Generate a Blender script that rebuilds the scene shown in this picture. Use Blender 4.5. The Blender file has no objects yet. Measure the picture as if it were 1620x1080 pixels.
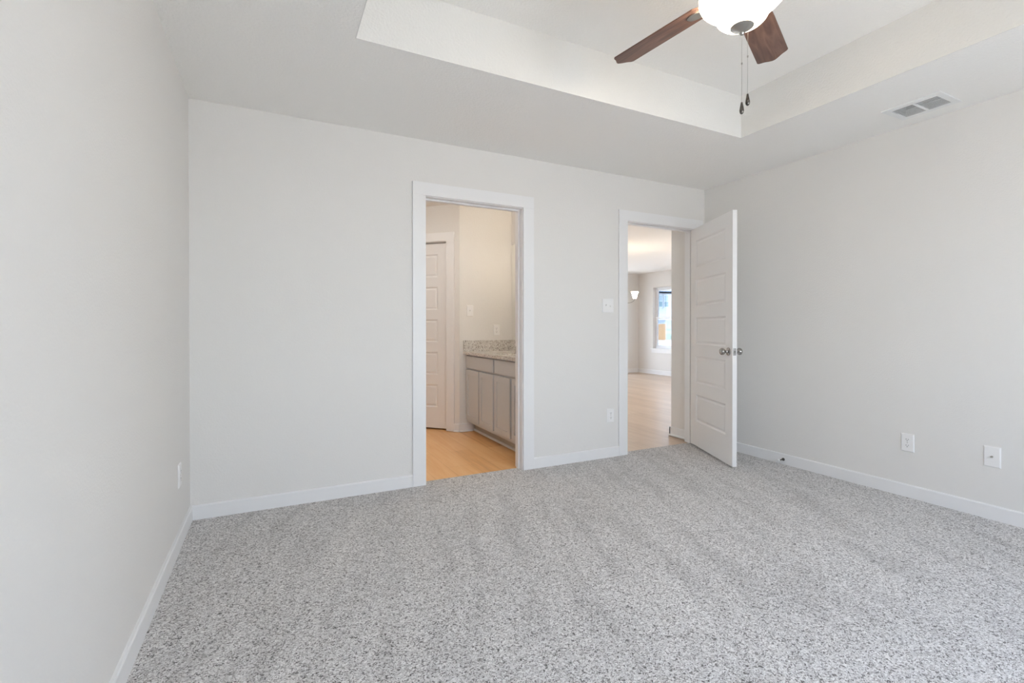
import bpy, bmesh, math, random
from mathutils import Vector, Matrix
R = math.radians
PI = math.pi
scene = bpy.context.scene
COL = scene.collection
random.seed(7)

# ------------------------------------------------------------------ camera
cam_d = bpy.data.cameras.new('camera')
cam = bpy.data.objects.new('camera', cam_d)
COL.objects.link(cam)
scene.camera = cam
cam_d.sensor_fit = 'HORIZONTAL'
cam_d.sensor_width = 36.0
cam_d.lens = 759.585 / 1620 * 36
cam_d.shift_y = -(540 - 521.93) / 1620
cam_d.clip_start = 0.02
cam_d.clip_end = 300
cam.location = (0, 0, 1.1153)
cam.rotation_euler = (R(90 - 0.302), R(0.02), R(-26.6143))

# ------------------------------------------------------------------ colour management
scene.view_settings.view_transform = 'Standard'
scene.view_settings.look = 'None'
scene.view_settings.exposure = 1.84
scene.view_settings.gamma = 1.0
scene.view_settings.use_curve_mapping = False
try:
    cy = scene.cycles
    cy.use_denoising = True
    cy.denoiser = 'OPENIMAGEDENOISE'
    cy.denoising_input_passes = 'RGB_ALBEDO_NORMAL'
    cy.max_bounces = 16
    cy.diffuse_bounces = 10
    cy.glossy_bounces = 5
    cy.transparent_max_bounces = 12
    cy.sample_clamp_indirect = 6.0
    cy.caustics_reflective = True
except Exception as e:
    print(e)

# ------------------------------------------------------------------ world and sun
SKY = 2.75
world = bpy.data.worlds.new('sky')
scene.world = world
world.use_nodes = True
wn, wl = world.node_tree.nodes, world.node_tree.links
wn.clear()
w_out = wn.new('ShaderNodeOutputWorld')
w_bg = wn.new('ShaderNodeBackground')
w_bg.inputs['Strength'].default_value = SKY
w_tc = wn.new('ShaderNodeTexCoord')
w_sep = wn.new('ShaderNodeSeparateXYZ')
w_ramp = wn.new('ShaderNodeValToRGB')
w_ramp.color_ramp.elements[0].position = 0.0
w_ramp.color_ramp.elements[0].color = (0.84, 0.92, 1.0, 1)
w_ramp.color_ramp.elements[1].position = 0.9
w_ramp.color_ramp.elements[1].color = (0.50, 0.66, 1.0, 1)
wl.new(w_tc.outputs['Generated'], w_sep.inputs[0])
wl.new(w_sep.outputs['Z'], w_ramp.inputs['Fac'])
wl.new(w_ramp.outputs['Color'], w_bg.inputs['Color'])
wl.new(w_bg.outputs[0], w_out.inputs[0])

sun_d = bpy.data.lights.new('sun', 'SUN')
sun_d.energy = 5.0
sun_d.color = (1.0, 0.95, 0.88)
sun_d.angle = R(0.6)
sun = bpy.data.objects.new('sun', sun_d)
COL.objects.link(sun)
sun.location = (-20, -5, 30)
sun.rotation_euler = Vector((-0.45, -0.15, 0.88)).to_track_quat('Z', 'Y').to_euler()

FAN_GLOW = 6.4
BATH_GLOW = 3.8
CHAND_GLOW = 6.0
BATH_FILL = 8.8
HALL_FILL = 15.0

def portal(loc, rot, sx, sy):
    d = bpy.data.lights.new('window_portal', 'AREA')
    d.shape = 'RECTANGLE'; d.size = sx; d.size_y = sy
    d.cycles.is_portal = True
    o = bpy.data.objects.new('window_portal', d)
    COL.objects.link(o)
    o.location = loc; o.rotation_euler = rot

# ------------------------------------------------------------------ dimensions
XL, XR, YB, YF = -0.4247, 3.7445, 3.3205, -0.77
H, HT = 2.44, 2.7315
WT = 0.116                      # inner wall thickness
TX0, TX1, TY0, TY1 = 0.3503, 2.9411, 0.24, 2.2915
BX = 2.425                      # bathroom right wall
BY = 4.845                      # bathroom back wall
LX, LY = 8.20, 9.315            # living room far corner
SX, SY = 3.70, 3.703            # hall stub wall

# ------------------------------------------------------------------ materials
def mat(name, col, rough=0.6, metal=0.0, spec=0.5, bump=None, emit=None, build=None):
    m = bpy.data.materials.new(name)
    m.use_nodes = True
    nt = m.node_tree
    b = nt.nodes['Principled BSDF']
    b.inputs['Base Color'].default_value = (*col, 1)
    b.inputs['Roughness'].default_value = rough
    b.inputs['Metallic'].default_value = metal
    b.inputs['Specular IOR Level'].default_value = spec
    tc = nt.nodes.new('ShaderNodeTexCoord')
    if bump:
        scale, dist, strength = bump
        n = nt.nodes.new('ShaderNodeTexNoise')
        n.inputs['Scale'].default_value = scale
        n.inputs['Detail'].default_value = 3
        bp = nt.nodes.new('ShaderNodeBump')
        bp.inputs['Distance'].default_value = dist
        bp.inputs['Strength'].default_value = strength
        nt.links.new(tc.outputs['Object'], n.inputs['Vector'])
        nt.links.new(n.outputs['Fac'], bp.inputs['Height'])
        nt.links.new(bp.outputs[0], b.inputs['Normal'])
    if emit:
        b.inputs['Emission Color'].default_value = (*emit[0], 1)
        b.inputs['Emission Strength'].default_value = emit[1]
    if build:
        build(nt, b, tc)
    return m

def ramp(nt, stops, interp='LINEAR'):
    r = nt.nodes.new('ShaderNodeValToRGB')
    r.color_ramp.interpolation = interp
    els = r.color_ramp.elements
    while len(els) < len(stops):
        els.new(0.5)
    for e, (p, c) in zip(els, stops):
        e.position = p
        e.color = (*c, 1)
    return r

def build_carpet(nt, b, tc):
    L = nt.links.new
    warp = nt.nodes.new('ShaderNodeTexNoise'); warp.inputs['Scale'].default_value = 75
    warp.inputs['Detail'].default_value = 2
    sub = nt.nodes.new('ShaderNodeVectorMath'); sub.operation = 'SUBTRACT'; sub.inputs[1].default_value = (0.5, 0.5, 0.5)
    sc = nt.nodes.new('ShaderNodeVectorMath'); sc.operation = 'SCALE'; sc.inputs['Scale'].default_value = 0.026
    add = nt.nodes.new('ShaderNodeVectorMath'); add.operation = 'ADD'
    L(tc.outputs['Object'], warp.inputs['Vector']); L(warp.outputs['Color'], sub.inputs[0]); L(sub.outputs[0], sc.inputs[0])
    L(tc.outputs['Object'], add.inputs[0]); L(sc.outputs[0], add.inputs[1])
    v = nt.nodes.new('ShaderNodeTexVoronoi'); v.inputs['Scale'].default_value = 235
    L(add.outputs[0], v.inputs['Vector'])
    sp = nt.nodes.new('ShaderNodeSeparateXYZ'); L(v.outputs['Color'], sp.inputs[0])
    r = ramp(nt, [(0.0, (0.10, 0.09, 0.085)), (0.12, (0.20, 0.185, 0.175)), (0.30, (0.52, 0.495, 0.48)), (0.60, (0.71, 0.685, 0.67)), (1.0, (0.90, 0.88, 0.865))])
    L(sp.outputs['X'], r.inputs['Fac'])
    # pile lay: vacuum strokes and foot marks in the nap
    mp = nt.nodes.new('ShaderNodeMapping'); mp.vector_type = 'TEXTURE'; mp.inputs['Rotation'].default_value = (0, 0, R(-20)); mp.inputs['Scale'].default_value = (0.17, 1.0, 1)
    L(tc.outputs['Object'], mp.inputs['Vector'])
    n2 = nt.nodes.new('ShaderNodeTexNoise'); n2.inputs['Scale'].default_value = 1.3; n2.inputs['Detail'].default_value = 4; n2.inputs['Roughness'].default_value = 0.6
    L(mp.outputs[0], n2.inputs['Vector'])
    r2 = ramp(nt, [(0.36, (0.86, 0.86, 0.86)), (0.50, (0.98, 0.98, 0.98)), (0.65, (1.02, 1.02, 1.02))])
    L(n2.outputs['Fac'], r2.inputs['Fac'])
    mx = nt.nodes.new('ShaderNodeMix'); mx.data_type = 'RGBA'; mx.blend_type = 'MULTIPLY'; mx.inputs['Factor'].default_value = 1
    L(r.outputs['Color'], mx.inputs['A']); L(r2.outputs['Color'], mx.inputs['B']); L(mx.outputs['Result'], b.inputs['Base Color'])
    inv = nt.nodes.new('ShaderNodeMath'); inv.operation = 'MULTIPLY_ADD'; inv.inputs[1].default_value = -1.0; inv.inputs[2].default_value = 1.0
    L(v.outputs['Distance'], inv.inputs[0])
    ad = nt.nodes.new('ShaderNodeMath'); ad.operation = 'ADD'
    L(inv.outputs[0], ad.inputs[0]); L(sp.outputs['Y'], ad.inputs[1])
    bp = nt.nodes.new('ShaderNodeBump'); bp.inputs['Distance'].default_value = 0.004; bp.inputs['Strength'].default_value = 0.6
    L(ad.outputs[0], bp.inputs['Height']); L(bp.outputs[0], b.inputs['Normal'])
    b.inputs['Sheen Weight'].default_value = 0.15

PLANK_LIVING = [(0.2, (0.40, 0.28, 0.19)), (0.5, (0.53, 0.39, 0.275)), (0.8, (0.62, 0.48, 0.36))]
PLANK_LAMPCAST = [(0.25, (0.52, 0.25, 0.09)), (0.5, (0.82, 0.45, 0.18)), (0.75, (0.90, 0.57, 0.28))]  # same planks as the living room, warm lamp cast put into the colour
def build_plank(nt, b, tc, stops=PLANK_LIVING):
    L = nt.links.new
    mp = nt.nodes.new('ShaderNodeMapping'); mp.inputs['Rotation'].default_value = (0, 0, R(90))
    L(tc.outputs['Object'], mp.inputs['Vector'])
    br = nt.nodes.new('ShaderNodeTexBrick'); br.inputs['Scale'].default_value = 1
    br.inputs['Brick Width'].default_value = 1.22; br.inputs['Row Height'].default_value = 0.18
    br.inputs['Mortar Size'].default_value = 0.0012; br.inputs['Mortar Smooth'].default_value = 0.2
    br.inputs['Color1'].default_value = (0.25, 0.25, 0.25, 1); br.inputs['Color2'].default_value = (0.8, 0.8, 0.8, 1); br.inputs['Mortar'].default_value = (0.1, 0.1, 0.1, 1)
    br.offset = 0.37
    L(mp.outputs[0], br.inputs['Vector'])
    m2 = nt.nodes.new('ShaderNodeMapping'); m2.inputs['Scale'].default_value = (9, 0.9, 1)
    L(tc.outputs['Object'], m2.inputs['Vector'])
    n = nt.nodes.new('ShaderNodeTexNoise'); n.inputs['Scale'].default_value = 2.2; n.inputs['Detail'].default_value = 5; n.inputs['Distortion'].default_value = 0.6
    L(m2.outputs[0], n.inputs['Vector'])
    mx = nt.nodes.new('ShaderNodeMix'); mx.data_type = 'RGBA'; mx.inputs['Factor'].default_value = 0.55
    L(br.outputs['Color'], mx.inputs['A']); L(n.outputs['Fac'], mx.inputs['B'])
    r = ramp(nt, stops)
    L(mx.outputs['Result'], r.inputs['Fac']); L(r.outputs['Color'], b.inputs['Base Color'])

def build_granite(nt, b, tc):
    L = nt.links.new
    v = nt.nodes.new('ShaderNodeTexVoronoi'); v.inputs['Scale'].default_value = 130
    L(tc.outputs['Object'], v.inputs['Vector'])
    sp = nt.nodes.new('ShaderNodeSeparateXYZ'); L(v.outputs['Color'], sp.inputs[0])
    n = nt.nodes.new('ShaderNodeTexNoise'); n.inputs['Scale'].default_value = 45; n.inputs['Detail'].default_value = 3
    L(tc.outputs['Object'], n.inputs['Vector'])
    ad = nt.nodes.new('ShaderNodeMath'); ad.operation = 'ADD'; L(sp.outputs['X'], ad.inputs[0]); L(n.outputs['Fac'], ad.inputs[1])
    r = ramp(nt, [(0.24, (0.13, 0.11, 0.10)), (0.36, (0.34, 0.30, 0.27)), (0.5, (0.55, 0.51, 0.47)), (1.0, (0.74, 0.72, 0.69))])
    ml = nt.nodes.new('ShaderNodeMath'); ml.operation = 'MULTIPLY'; ml.inputs[1].default_value = 0.66
    L(ad.outputs[0], ml.inputs[0]); L(ml.outputs[0], r.inputs['Fac']); L(r.outputs['Color'], b.inputs['Base Color'])

def build_walnut(nt, b, tc):
    L = nt.links.new
    mp = nt.nodes.new('ShaderNodeMapping'); mp.inputs['Scale'].default_value = (3, 26, 26)
    L(tc.outputs['Object'], mp.inputs['Vector'])
    n = nt.nodes.new('ShaderNodeTexNoise'); n.inputs['Scale'].default_value = 1.2; n.inputs['Detail'].default_value = 6; n.inputs['Distortion'].default_value = 1.4
    L(mp.outputs[0], n.inputs['Vector'])
    r = ramp(nt, [(0.3, (0.080, 0.038, 0.028)), (0.55, (0.155, 0.080, 0.057)), (0.75, (0.215, 0.118, 0.088))])
    L(n.outputs['Fac'], r.inputs['Fac']); L(r.outputs['Color'], b.inputs['Base Color'])

def build_siding(col):
    def f(nt, b, tc):
        L = nt.links.new
        w = nt.nodes.new('ShaderNodeTexWave'); w.bands_direction = 'Z'; w.wave_profile = 'SAW'; w.inputs['Scale'].default_value = 1.1
        L(tc.outputs['Object'], w.inputs['Vector'])
        bp = nt.nodes.new('ShaderNodeBump'); bp.inputs['Distance'].default_value = 0.02
        L(w.outputs['Fac'], bp.inputs['Height']); L(bp.outputs[0], b.inputs['Normal'])
    return f

def build_fence(nt, b, tc):
    L = nt.links.new
    br = nt.nodes.new('ShaderNodeTexBrick'); br.inputs['Scale'].default_value = 1
    br.inputs['Brick Width'].default_value = 0.14; br.inputs['Row Height'].default_value = 9.0; br.inputs['Mortar Size'].default_value = 0.004
    br.inputs['Color1'].default_value = (0.60, 0.36, 0.19, 1); br.inputs['Color2'].default_value = (0.68, 0.44, 0.26, 1); br.inputs['Mortar'].default_value = (0.25, 0.14, 0.07, 1)
    mp = nt.nodes.new('ShaderNodeMapping'); mp.inputs['Rotation'].default_value = (R(90), 0, 0)
    L(tc.outputs['Object'], mp.inputs['Vector']); L(mp.outputs[0], br.inputs['Vector']); L(br.outputs['Color'], b.inputs['Base Color'])

WALLC = (0.745, 0.727, 0.704)
M_wall = mat('wall_paint', WALLC, 0.75, spec=0.25, bump=(120, 0.003, 0.4))
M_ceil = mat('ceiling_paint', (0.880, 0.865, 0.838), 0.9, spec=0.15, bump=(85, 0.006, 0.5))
M_tray = mat('dimmed_tray_paint', (0.755, 0.745, 0.722), 0.85, spec=0.15, bump=(85, 0.006, 0.5))  # ceiling paint darkened to offset the fan's direct light on the tray sides
M_trim = mat('white_trim_paint', (0.79, 0.785, 0.785), 0.38, spec=0.4)
M_door = mat('white_door_paint', (0.80, 0.79, 0.785), 0.42, spec=0.4)
M_carpet = mat('speckled_carpet', (0.5, 0.5, 0.5), 0.95, spec=0.05, build=build_carpet)
M_plank = mat('oak_plank', (0.5, 0.33, 0.2), 0.30, spec=0.5, build=build_plank)
M_plank_bath = mat('lamp_tinted_oak_plank', (0.6, 0.4, 0.2), 0.32, spec=0.5, build=lambda nt, b, tc: build_plank(nt, b, tc, PLANK_LAMPCAST))
M_plate = mat('white_plastic', (0.82, 0.81, 0.805), 0.35)
M_halldome = mat('hall_fill_dome', (0.9, 0.88, 0.84), 0.4, emit=((1.0, 0.94, 0.85), HALL_FILL))
M_dome = mat('bath_fill_dome', (0.9, 0.88, 0.84), 0.4, emit=((1.0, 0.96, 0.90), BATH_FILL))
M_slot = mat('socket_slot', (0.03, 0.03, 0.03), 0.6)
M_nickel = mat('brushed_nickel', (0.46, 0.44, 0.41), 0.30, metal=1.0)
M_nickel_pol = mat('satin_nickel_knob', (0.40, 0.385, 0.37), 0.2, metal=1.0)
M_pewter = mat('dark_pewter', (0.12, 0.11, 0.10), 0.25, metal=0.9)
M_chrome = mat('chrome', (0.8, 0.8, 0.8), 0.08, metal=1.0)
M_bronze = mat('dark_bronze', (0.09, 0.075, 0.06), 0.35, metal=0.8)
M_walnut = mat('walnut_blade', (0.15, 0.07, 0.045), 0.4, build=build_walnut)
M_bowl = mat('frosted_glass_bowl', (0.9, 0.88, 0.84), 0.35, emit=((1.0, 0.85, 0.64), FAN_GLOW))
M_bshade = mat('frosted_glass_shade', (0.9, 0.88, 0.84), 0.4, emit=((1.0, 0.90, 0.76), BATH_GLOW))
M_cshade = mat('opal_glass_shade', (0.9, 0.88, 0.84), 0.4, emit=((1.0, 0.85, 0.66), CHAND_GLOW))
M_cab = mat('grey_cabinet_paint', (0.56, 0.575, 0.59), 0.45, spec=0.35)
M_toe = mat('grey_toe_kick', (0.42, 0.39, 0.36), 0.5)
M_granite = mat('speckled_granite', (0.5, 0.45, 0.4), 0.15, build=build_granite)
M_sink = mat('white_porcelain', (0.85, 0.85, 0.84), 0.1)
M_mirror = mat('mirror_silver', (0.92, 0.93, 0.92), 0.02, metal=1.0)
M_vent = mat('white_enamel', (0.80, 0.80, 0.79), 0.4)
M_ventback = mat('duct_dark', (0.09, 0.09, 0.09), 0.8)
M_rubber = mat('white_rubber', (0.8, 0.8, 0.8), 0.6)
M_vinyl = mat('white_vinyl', (0.82, 0.83, 0.85), 0.35)
M_siding = mat('pale_siding', (0.70, 0.71, 0.74), 0.7, build=build_siding(1))
M_blue = mat('pale_blue_siding', (0.60, 0.70, 0.85), 0.7, build=build_siding(1))
M_shingle = mat('grey_shingle', (0.20, 0.21, 0.24), 0.9, bump=(12, 0.02, 0.8))
M_houseroof = mat('weathered_shingle', (0.55, 0.56, 0.60), 0.9)
M_greytrim = mat('grey_trim', (0.42, 0.45, 0.50), 0.6)
M_darktrim = mat('slate_trim', (0.12, 0.15, 0.20), 0.6)
M_farglass = mat('far_window_glass', (0.24, 0.36, 0.40), 0.3)
M_farglass2 = mat('far_window_sky_glass', (0.42, 0.52, 0.58), 0.3)
M_fence = mat('cedar_fence', (0.65, 0.4, 0.2), 0.8, build=build_fence)
M_ground = mat('pale_dry_ground', (0.62, 0.58, 0.52), 0.95, bump=(4, 0.05, 0.5))
M_shrub = mat('green_hedge', (0.12, 0.22, 0.10), 0.9)

def glass(name, tint):
    m = bpy.data.materials.new(name)
    m.use_nodes = True
    nt = m.node_tree
    nt.nodes.clear()
    o = nt.nodes.new('ShaderNodeOutputMaterial'); mx = nt.nodes.new('ShaderNodeMixShader')
    t = nt.nodes.new('ShaderNodeBsdfTransparent'); t.inputs[0].default_value = (*tint, 1)
    g = nt.nodes.new('ShaderNodeBsdfGlossy'); g.inputs['Roughness'].default_value = 0.0
    lw = nt.nodes.new('ShaderNodeLayerWeight'); lw.inputs['Blend'].default_value = 0.5
    pw = nt.nodes.new('ShaderNodeMath'); pw.operation = 'POWER'; pw.inputs[1].default_value = 5.0
    f = nt.nodes.new('ShaderNodeMath'); f.operation = 'MULTIPLY_ADD'; f.inputs[1].default_value = 0.95; f.inputs[2].default_value = 0.04
    nt.links.new(lw.outputs['Facing'], pw.inputs[0]); nt.links.new(pw.outputs[0], f.inputs[0])
    nt.links.new(f.outputs[0], mx.inputs[0]); nt.links.new(t.outputs[0], mx.inputs[1])
    nt.links.new(g.outputs[0], mx.inputs[2]); nt.links.new(mx.outputs[0], o.inputs[0])
    return m
M_glass = glass('thin_window_glass', (0.97, 0.985, 0.98))
M_tint = glass('outdoor_dimming_glass', (0.42, 0.445, 0.46))  # pane darkened to hold down the bright outdoor view

# ------------------------------------------------------------------ mesh helpers
class MB:
    def __init__(s):
        s.bm = bmesh.new()
    def box(s, x0, x1, y0, y1, z0, z1):
        if x0 > x1: x0, x1 = x1, x0
        if y0 > y1: y0, y1 = y1, y0
        if z0 > z1: z0, z1 = z1, z0
        v = [s.bm.verts.new((x, y, z)) for x in (x0, x1) for y in (y0, y1) for z in (z0, z1)]
        for f in ((0, 1, 3, 2), (4, 6, 7, 5), (0, 4, 5, 1), (2, 3, 7, 6), (0, 2, 6, 4), (1, 5, 7, 3)):
            s.bm.faces.new([v[i] for i in f])
        return s
    def prism(s, poly, z0, z1, frame=None):
        """poly in the XY plane extruded along Z; frame maps the result."""
        F = frame or Matrix.Identity(4)
        a = [s.bm.verts.new(F @ Vector((x, y, z0))) for x, y in poly]
        b = [s.bm.verts.new(F @ Vector((x, y, z1))) for x, y in poly]
        s.bm.faces.new(list(reversed(a))); s.bm.faces.new(b)
        n = len(poly)
        for i in range(n):
            s.bm.faces.new([a[i], a[(i + 1) % n], b[(i + 1) % n], b[i]])
        return s
    def lathe(s, prof, seg=32, frame=None):
        """prof: (r, z) pairs turned about Z."""
        F = frame or Matrix.Identity(4)
        rings = []
        for r, z in prof:
            if r < 1e-6:
                rings.append([s.bm.verts.new(F @ Vector((0, 0, z)))])
            else:
                rings.append([s.bm.verts.new(F @ Vector((r * math.cos(2 * PI * i / seg), r * math.sin(2 * PI * i / seg), z))) for i in range(seg)])
        for a, b in zip(rings, rings[1:]):
            for i in range(seg):
                j = (i + 1) % seg
                if len(a) == 1 and len(b) == 1: continue
                if len(a) == 1: s.bm.faces.new([a[0], b[i], b[j]])
                elif len(b) == 1: s.bm.faces.new([a[i], a[j], b[0]])
                else: s.bm.faces.new([a[i], a[j], b[j], b[i]])
        return s
    def tube(s, pts, r, seg=10):
        pts = [Vector(p) for p in pts]
        rs = r if isinstance(r, (list, tuple)) else [r] * len(pts)
        rings = []
        up = Vector((0, 0, 1))
        for i, p in enumerate(pts):
            t = (pts[min(i + 1, len(pts) - 1)] - pts[max(i - 1, 0)]).normalized()
            u = up.cross(t)
            if u.length < 1e-3: u = Vector((1, 0, 0)).cross(t)
            u.normalize(); w = t.cross(u)
            rings.append([s.bm.verts.new(p + (u * math.cos(2 * PI * k / seg) + w * math.sin(2 * PI * k / seg)) * rs[i]) for k in range(seg)])
        for a, b in zip(rings, rings[1:]):
            for k in range(seg):
                s.bm.faces.new([a[k], a[(k + 1) % seg], b[(k + 1) % seg], b[k]])
        s.bm.faces.new(list(reversed(rings[0]))); s.bm.faces.new(rings[-1])
        return s
    def make(s, name, m, parent=None, loc=None, rz=0.0, bevel=0.0, smooth=False, kind=None, label=None, cat=None, group=None):
        bmesh.ops.recalc_face_normals(s.bm, faces=s.bm.faces)
        me = bpy.data.meshes.new(name)
        s.bm.to_mesh(me); s.bm.free()
        me.materials.append(m)
        if smooth:
            me.polygons.foreach_set('use_smooth', [True] * len(me.polygons))
            try: me.set_sharp_from_angle(angle=R(38))
            except Exception: pass
        o = bpy.data.objects.new(name, me)
        COL.objects.link(o)
        if parent: o.parent = parent
        if loc: o.location = loc
        o.rotation_euler = (0, 0, rz)
        if bevel:
            b = o.modifiers.new('bevel', 'BEVEL'); b.width = bevel; b.segments = 2; b.limit_method = 'ANGLE'; b.angle_limit = R(40)
            b.harden_normals = False
        tag(o, label, cat, group, kind)
        return o

def tag(o, label=None, cat=None, group=None, kind=None):
    if label: o['label'] = label
    if cat: o['category'] = cat
    if group: o['group'] = group
    if kind: o['kind'] = kind
    return o

def thing(name, label, cat, loc=(0, 0, 0), rz=0.0, group=None, kind=None):
    o = bpy.data.objects.new(name, None)
    o.empty_display_size = 0.05
    COL.objects.link(o)
    o.location = loc; o.rotation_euler = (0, 0, rz)
    return tag(o, label, cat, group, kind)

def copy_tree(o, parent=None):
    c = o.copy(); COL.objects.link(c)
    if parent: c.parent = parent
    for ch in list(o.children): copy_tree(ch, c)
    return c

def panel_slab(mb, W, Hh, T, panels, rings, both=True):
    """door-like slab: X 0..W, Z 0..Hh, Y -T/2..T/2, with panels (x0,x1,z0,z1) and (inset, depth) rings."""
    bm = mb.bm
    xs = sorted({0, W} | {p[0] for p in panels} | {p[1] for p in panels})
    zs = sorted({0, Hh} | {p[2] for p in panels} | {p[3] for p in panels})
    for side in ((-1, 1) if both else (-1,)):
        y = side * T / 2
        cache = {}
        def V(x, z, d=0.0):
            k = (round(x, 5), round(z, 5), round(d, 5))
            if k not in cache: cache[k] = bm.verts.new((x, y - side * d, z))
            return cache[k]
        for x0, x1 in zip(xs, xs[1:]):
            for z0, z1 in zip(zs, zs[1:]):
                p = next((p for p in panels if p[0] <= x0 + 1e-6 and p[1] >= x1 - 1e-6 and p[2] <= z0 + 1e-6 and p[3] >= z1 - 1e-6), None)
                if p is None:
                    bm.faces.new([V(x0, z0), V(x1, z0), V(x1, z1), V(x0, z1)])
                else:
                    prev = [V(x0, z0), V(x1, z0), V(x1, z1), V(x0, z1)]
                    for ins, dep in rings:
                        cur = [bm.verts.new((a, y - side * dep, c)) for a, c in ((x0 + ins, z0 + ins), (x1 - ins, z0 + ins), (x1 - ins, z1 - ins), (x0 + ins, z1 - ins))]
                        for i in range(4):
                            bm.faces.new([prev[i], prev[(i + 1) % 4], cur[(i + 1) % 4], cur[i]])
                        prev = cur
                    bm.faces.new(prev)
    if not both:
        bm.faces.new([bm.verts.new(c) for c in ((0, T / 2, 0), (W, T / 2, 0), (W, T / 2, Hh), (0, T / 2, Hh))])
    h = T / 2
    for a, b in (((0, 0), (W, 0)), ((W, 0), (W, Hh)), ((W, Hh), (0, Hh)), ((0, Hh), (0, 0))):
        bm.faces.new([bm.verts.new(c) for c in ((a[0], -h, a[1]), (b[0], -h, b[1]), (b[0], h, b[1]), (a[0], h, a[1]))])
    bmesh.ops.remove_doubles(bm, verts=bm.verts, dist=1e-5)
    return mb

FIVE = [(0.114, None, 0.227 + i * 0.357, 0.227 + i * 0.357 + 0.252) for i in range(5)]
def five_panel(W, Hh=2.02, T=0.035):
    k = Hh / 2.023
    ps = [(0.114, W - 0.114, a * k, b * k) for _, _, a, b in FIVE]
    return panel_slab(MB(), W, Hh, T, ps, [(0.004, 0.0015), (0.013, 0.0085), (0.020, 0.0085), (0.034, 0.004)])

# ------------------------------------------------------------------ bedroom shell
def S(name, mb, m, label, cat, bevel=0, parent=None, smooth=False):
    return mb.make(name, m, parent=parent, bevel=bevel, smooth=smooth, kind=None if parent else 'structure', label=label, cat=cat)

# jamb faces of the two doorways
D1L, D1R, D2L, D2R, DH = 0.981, 1.752, 2.7955, 3.6085, 2.043
CW, CT = 0.094, 0.016
BT, BH = 0.014, 0.084
Y2 = YB + WT

wl_ = MB().box(XL - 0.15, XL, YF - 0.15, YB, -0.1, H + 0.01)
S('wall_left', wl_, M_wall, 'long plain greige bedroom wall running down the left edge', 'wall')
wb_ = MB()
wb_.box(XL - 0.15, D1L - 0.02, YB, Y2, -0.1, H + 0.01)
wb_.box(D1L - 0.02, D1R + 0.02, YB, Y2, DH + 0.02, H + 0.01)
wb_.box(D1R + 0.02, D2L - 0.02, YB, Y2, -0.1, H + 0.01)
wb_.box(D2L - 0.02, D2R + 0.02, YB, Y2, DH + 0.02, H + 0.01)
wb_.box(D2R + 0.02, XR + 0.16, YB, Y2, -0.1, H + 0.01)
S('wall_back', wb_, M_wall, 'greige bedroom wall with two doorways facing the camera', 'wall')
wr_ = MB().box(XR, XR + 0.16, YF - 0.15, YB, -0.1, H + 0.01)
S('wall_right', wr_, M_wall, 'greige bedroom wall with outlet and cable plate at right', 'wall')

# rear wall with the two bedroom windows (behind the camera)
REARW = [(0.15, 1.45), (1.90, 3.20)]
WZ0, WZ1 = 0.62, 2.08
wf_ = MB()
xs = [XL - 0.15] + [v for p in REARW for v in p] + [XR + 0.16]
for a, b in zip(xs[0::2], xs[1::2]): wf_.box(a, b, YF - 0.15, YF, -0.1, H + 0.01)
for a, b in REARW:
    wf_.box(a, b, YF - 0.15, YF, -0.1, WZ0); wf_.box(a, b, YF - 0.15, YF, WZ1, H + 0.01)
S('wall_rear', wf_, M_wall, 'greige window wall behind the camera', 'wall')

# ceiling with raised tray
c_ = MB()
E = 0.15
TL = 0.004                                  # thickness of the tray's side lining
c_.box(XL - E, TX0 - TL, YF - E, Y2, H, H + 0.04)
VH = (3.392, 3.566, 1.369, 1.594)          # duct opening for the air vent
c_.box(TX1 + TL, VH[0], YF - E, Y2, H, H + 0.04)
c_.box(VH[1], XR + E, YF - E, Y2, H, H + 0.04)
c_.box(VH[0], VH[1], YF - E, VH[2], H, H + 0.04)
c_.box(VH[0], VH[1], VH[3], Y2, H, H + 0.04)
c_.box(TX0 - TL, TX1 + TL, TY1 + TL, Y2, H, H + 0.04)
c_.box(TX0 - TL, TX1 + TL, YF - E, TY0 - TL, H, H + 0.04)
S('ceiling', c_, M_ceil, 'white textured bedroom ceiling around the raised tray', 'ceiling')
c_ = MB()
c_.box(TX0 - TL, TX0, TY0 - TL, TY1 + TL, H, HT)
c_.box(TX1, TX1 + TL, TY0 - TL, TY1 + TL, H, HT)
c_.box(TX0, TX1, TY0 - TL, TY0, H, HT)
c_.box(TX0, TX1, TY1, TY1 + TL, H, HT)
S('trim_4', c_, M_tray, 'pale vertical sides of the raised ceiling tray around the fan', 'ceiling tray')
S('ceiling_tray', MB().box(TX0 - TL, TX1 + TL, TY0 - TL, TY1 + TL, HT, HT + 0.04), M_ceil, 'raised flat ceiling panel above the fan', 'ceiling')

f_ = MB().box(XL, XR, YF, YB, -0.06, 0.0)
f_.box(D1L, D1R, YB, YB + 0.07, -0.06, 0.0)
f_.box(D2L, D2R, YB, YB + 0.07, -0.06, 0.0)
S('floor', f_, M_carpet, 'speckled light grey bedroom carpet with vacuum marks', 'carpet')

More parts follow.
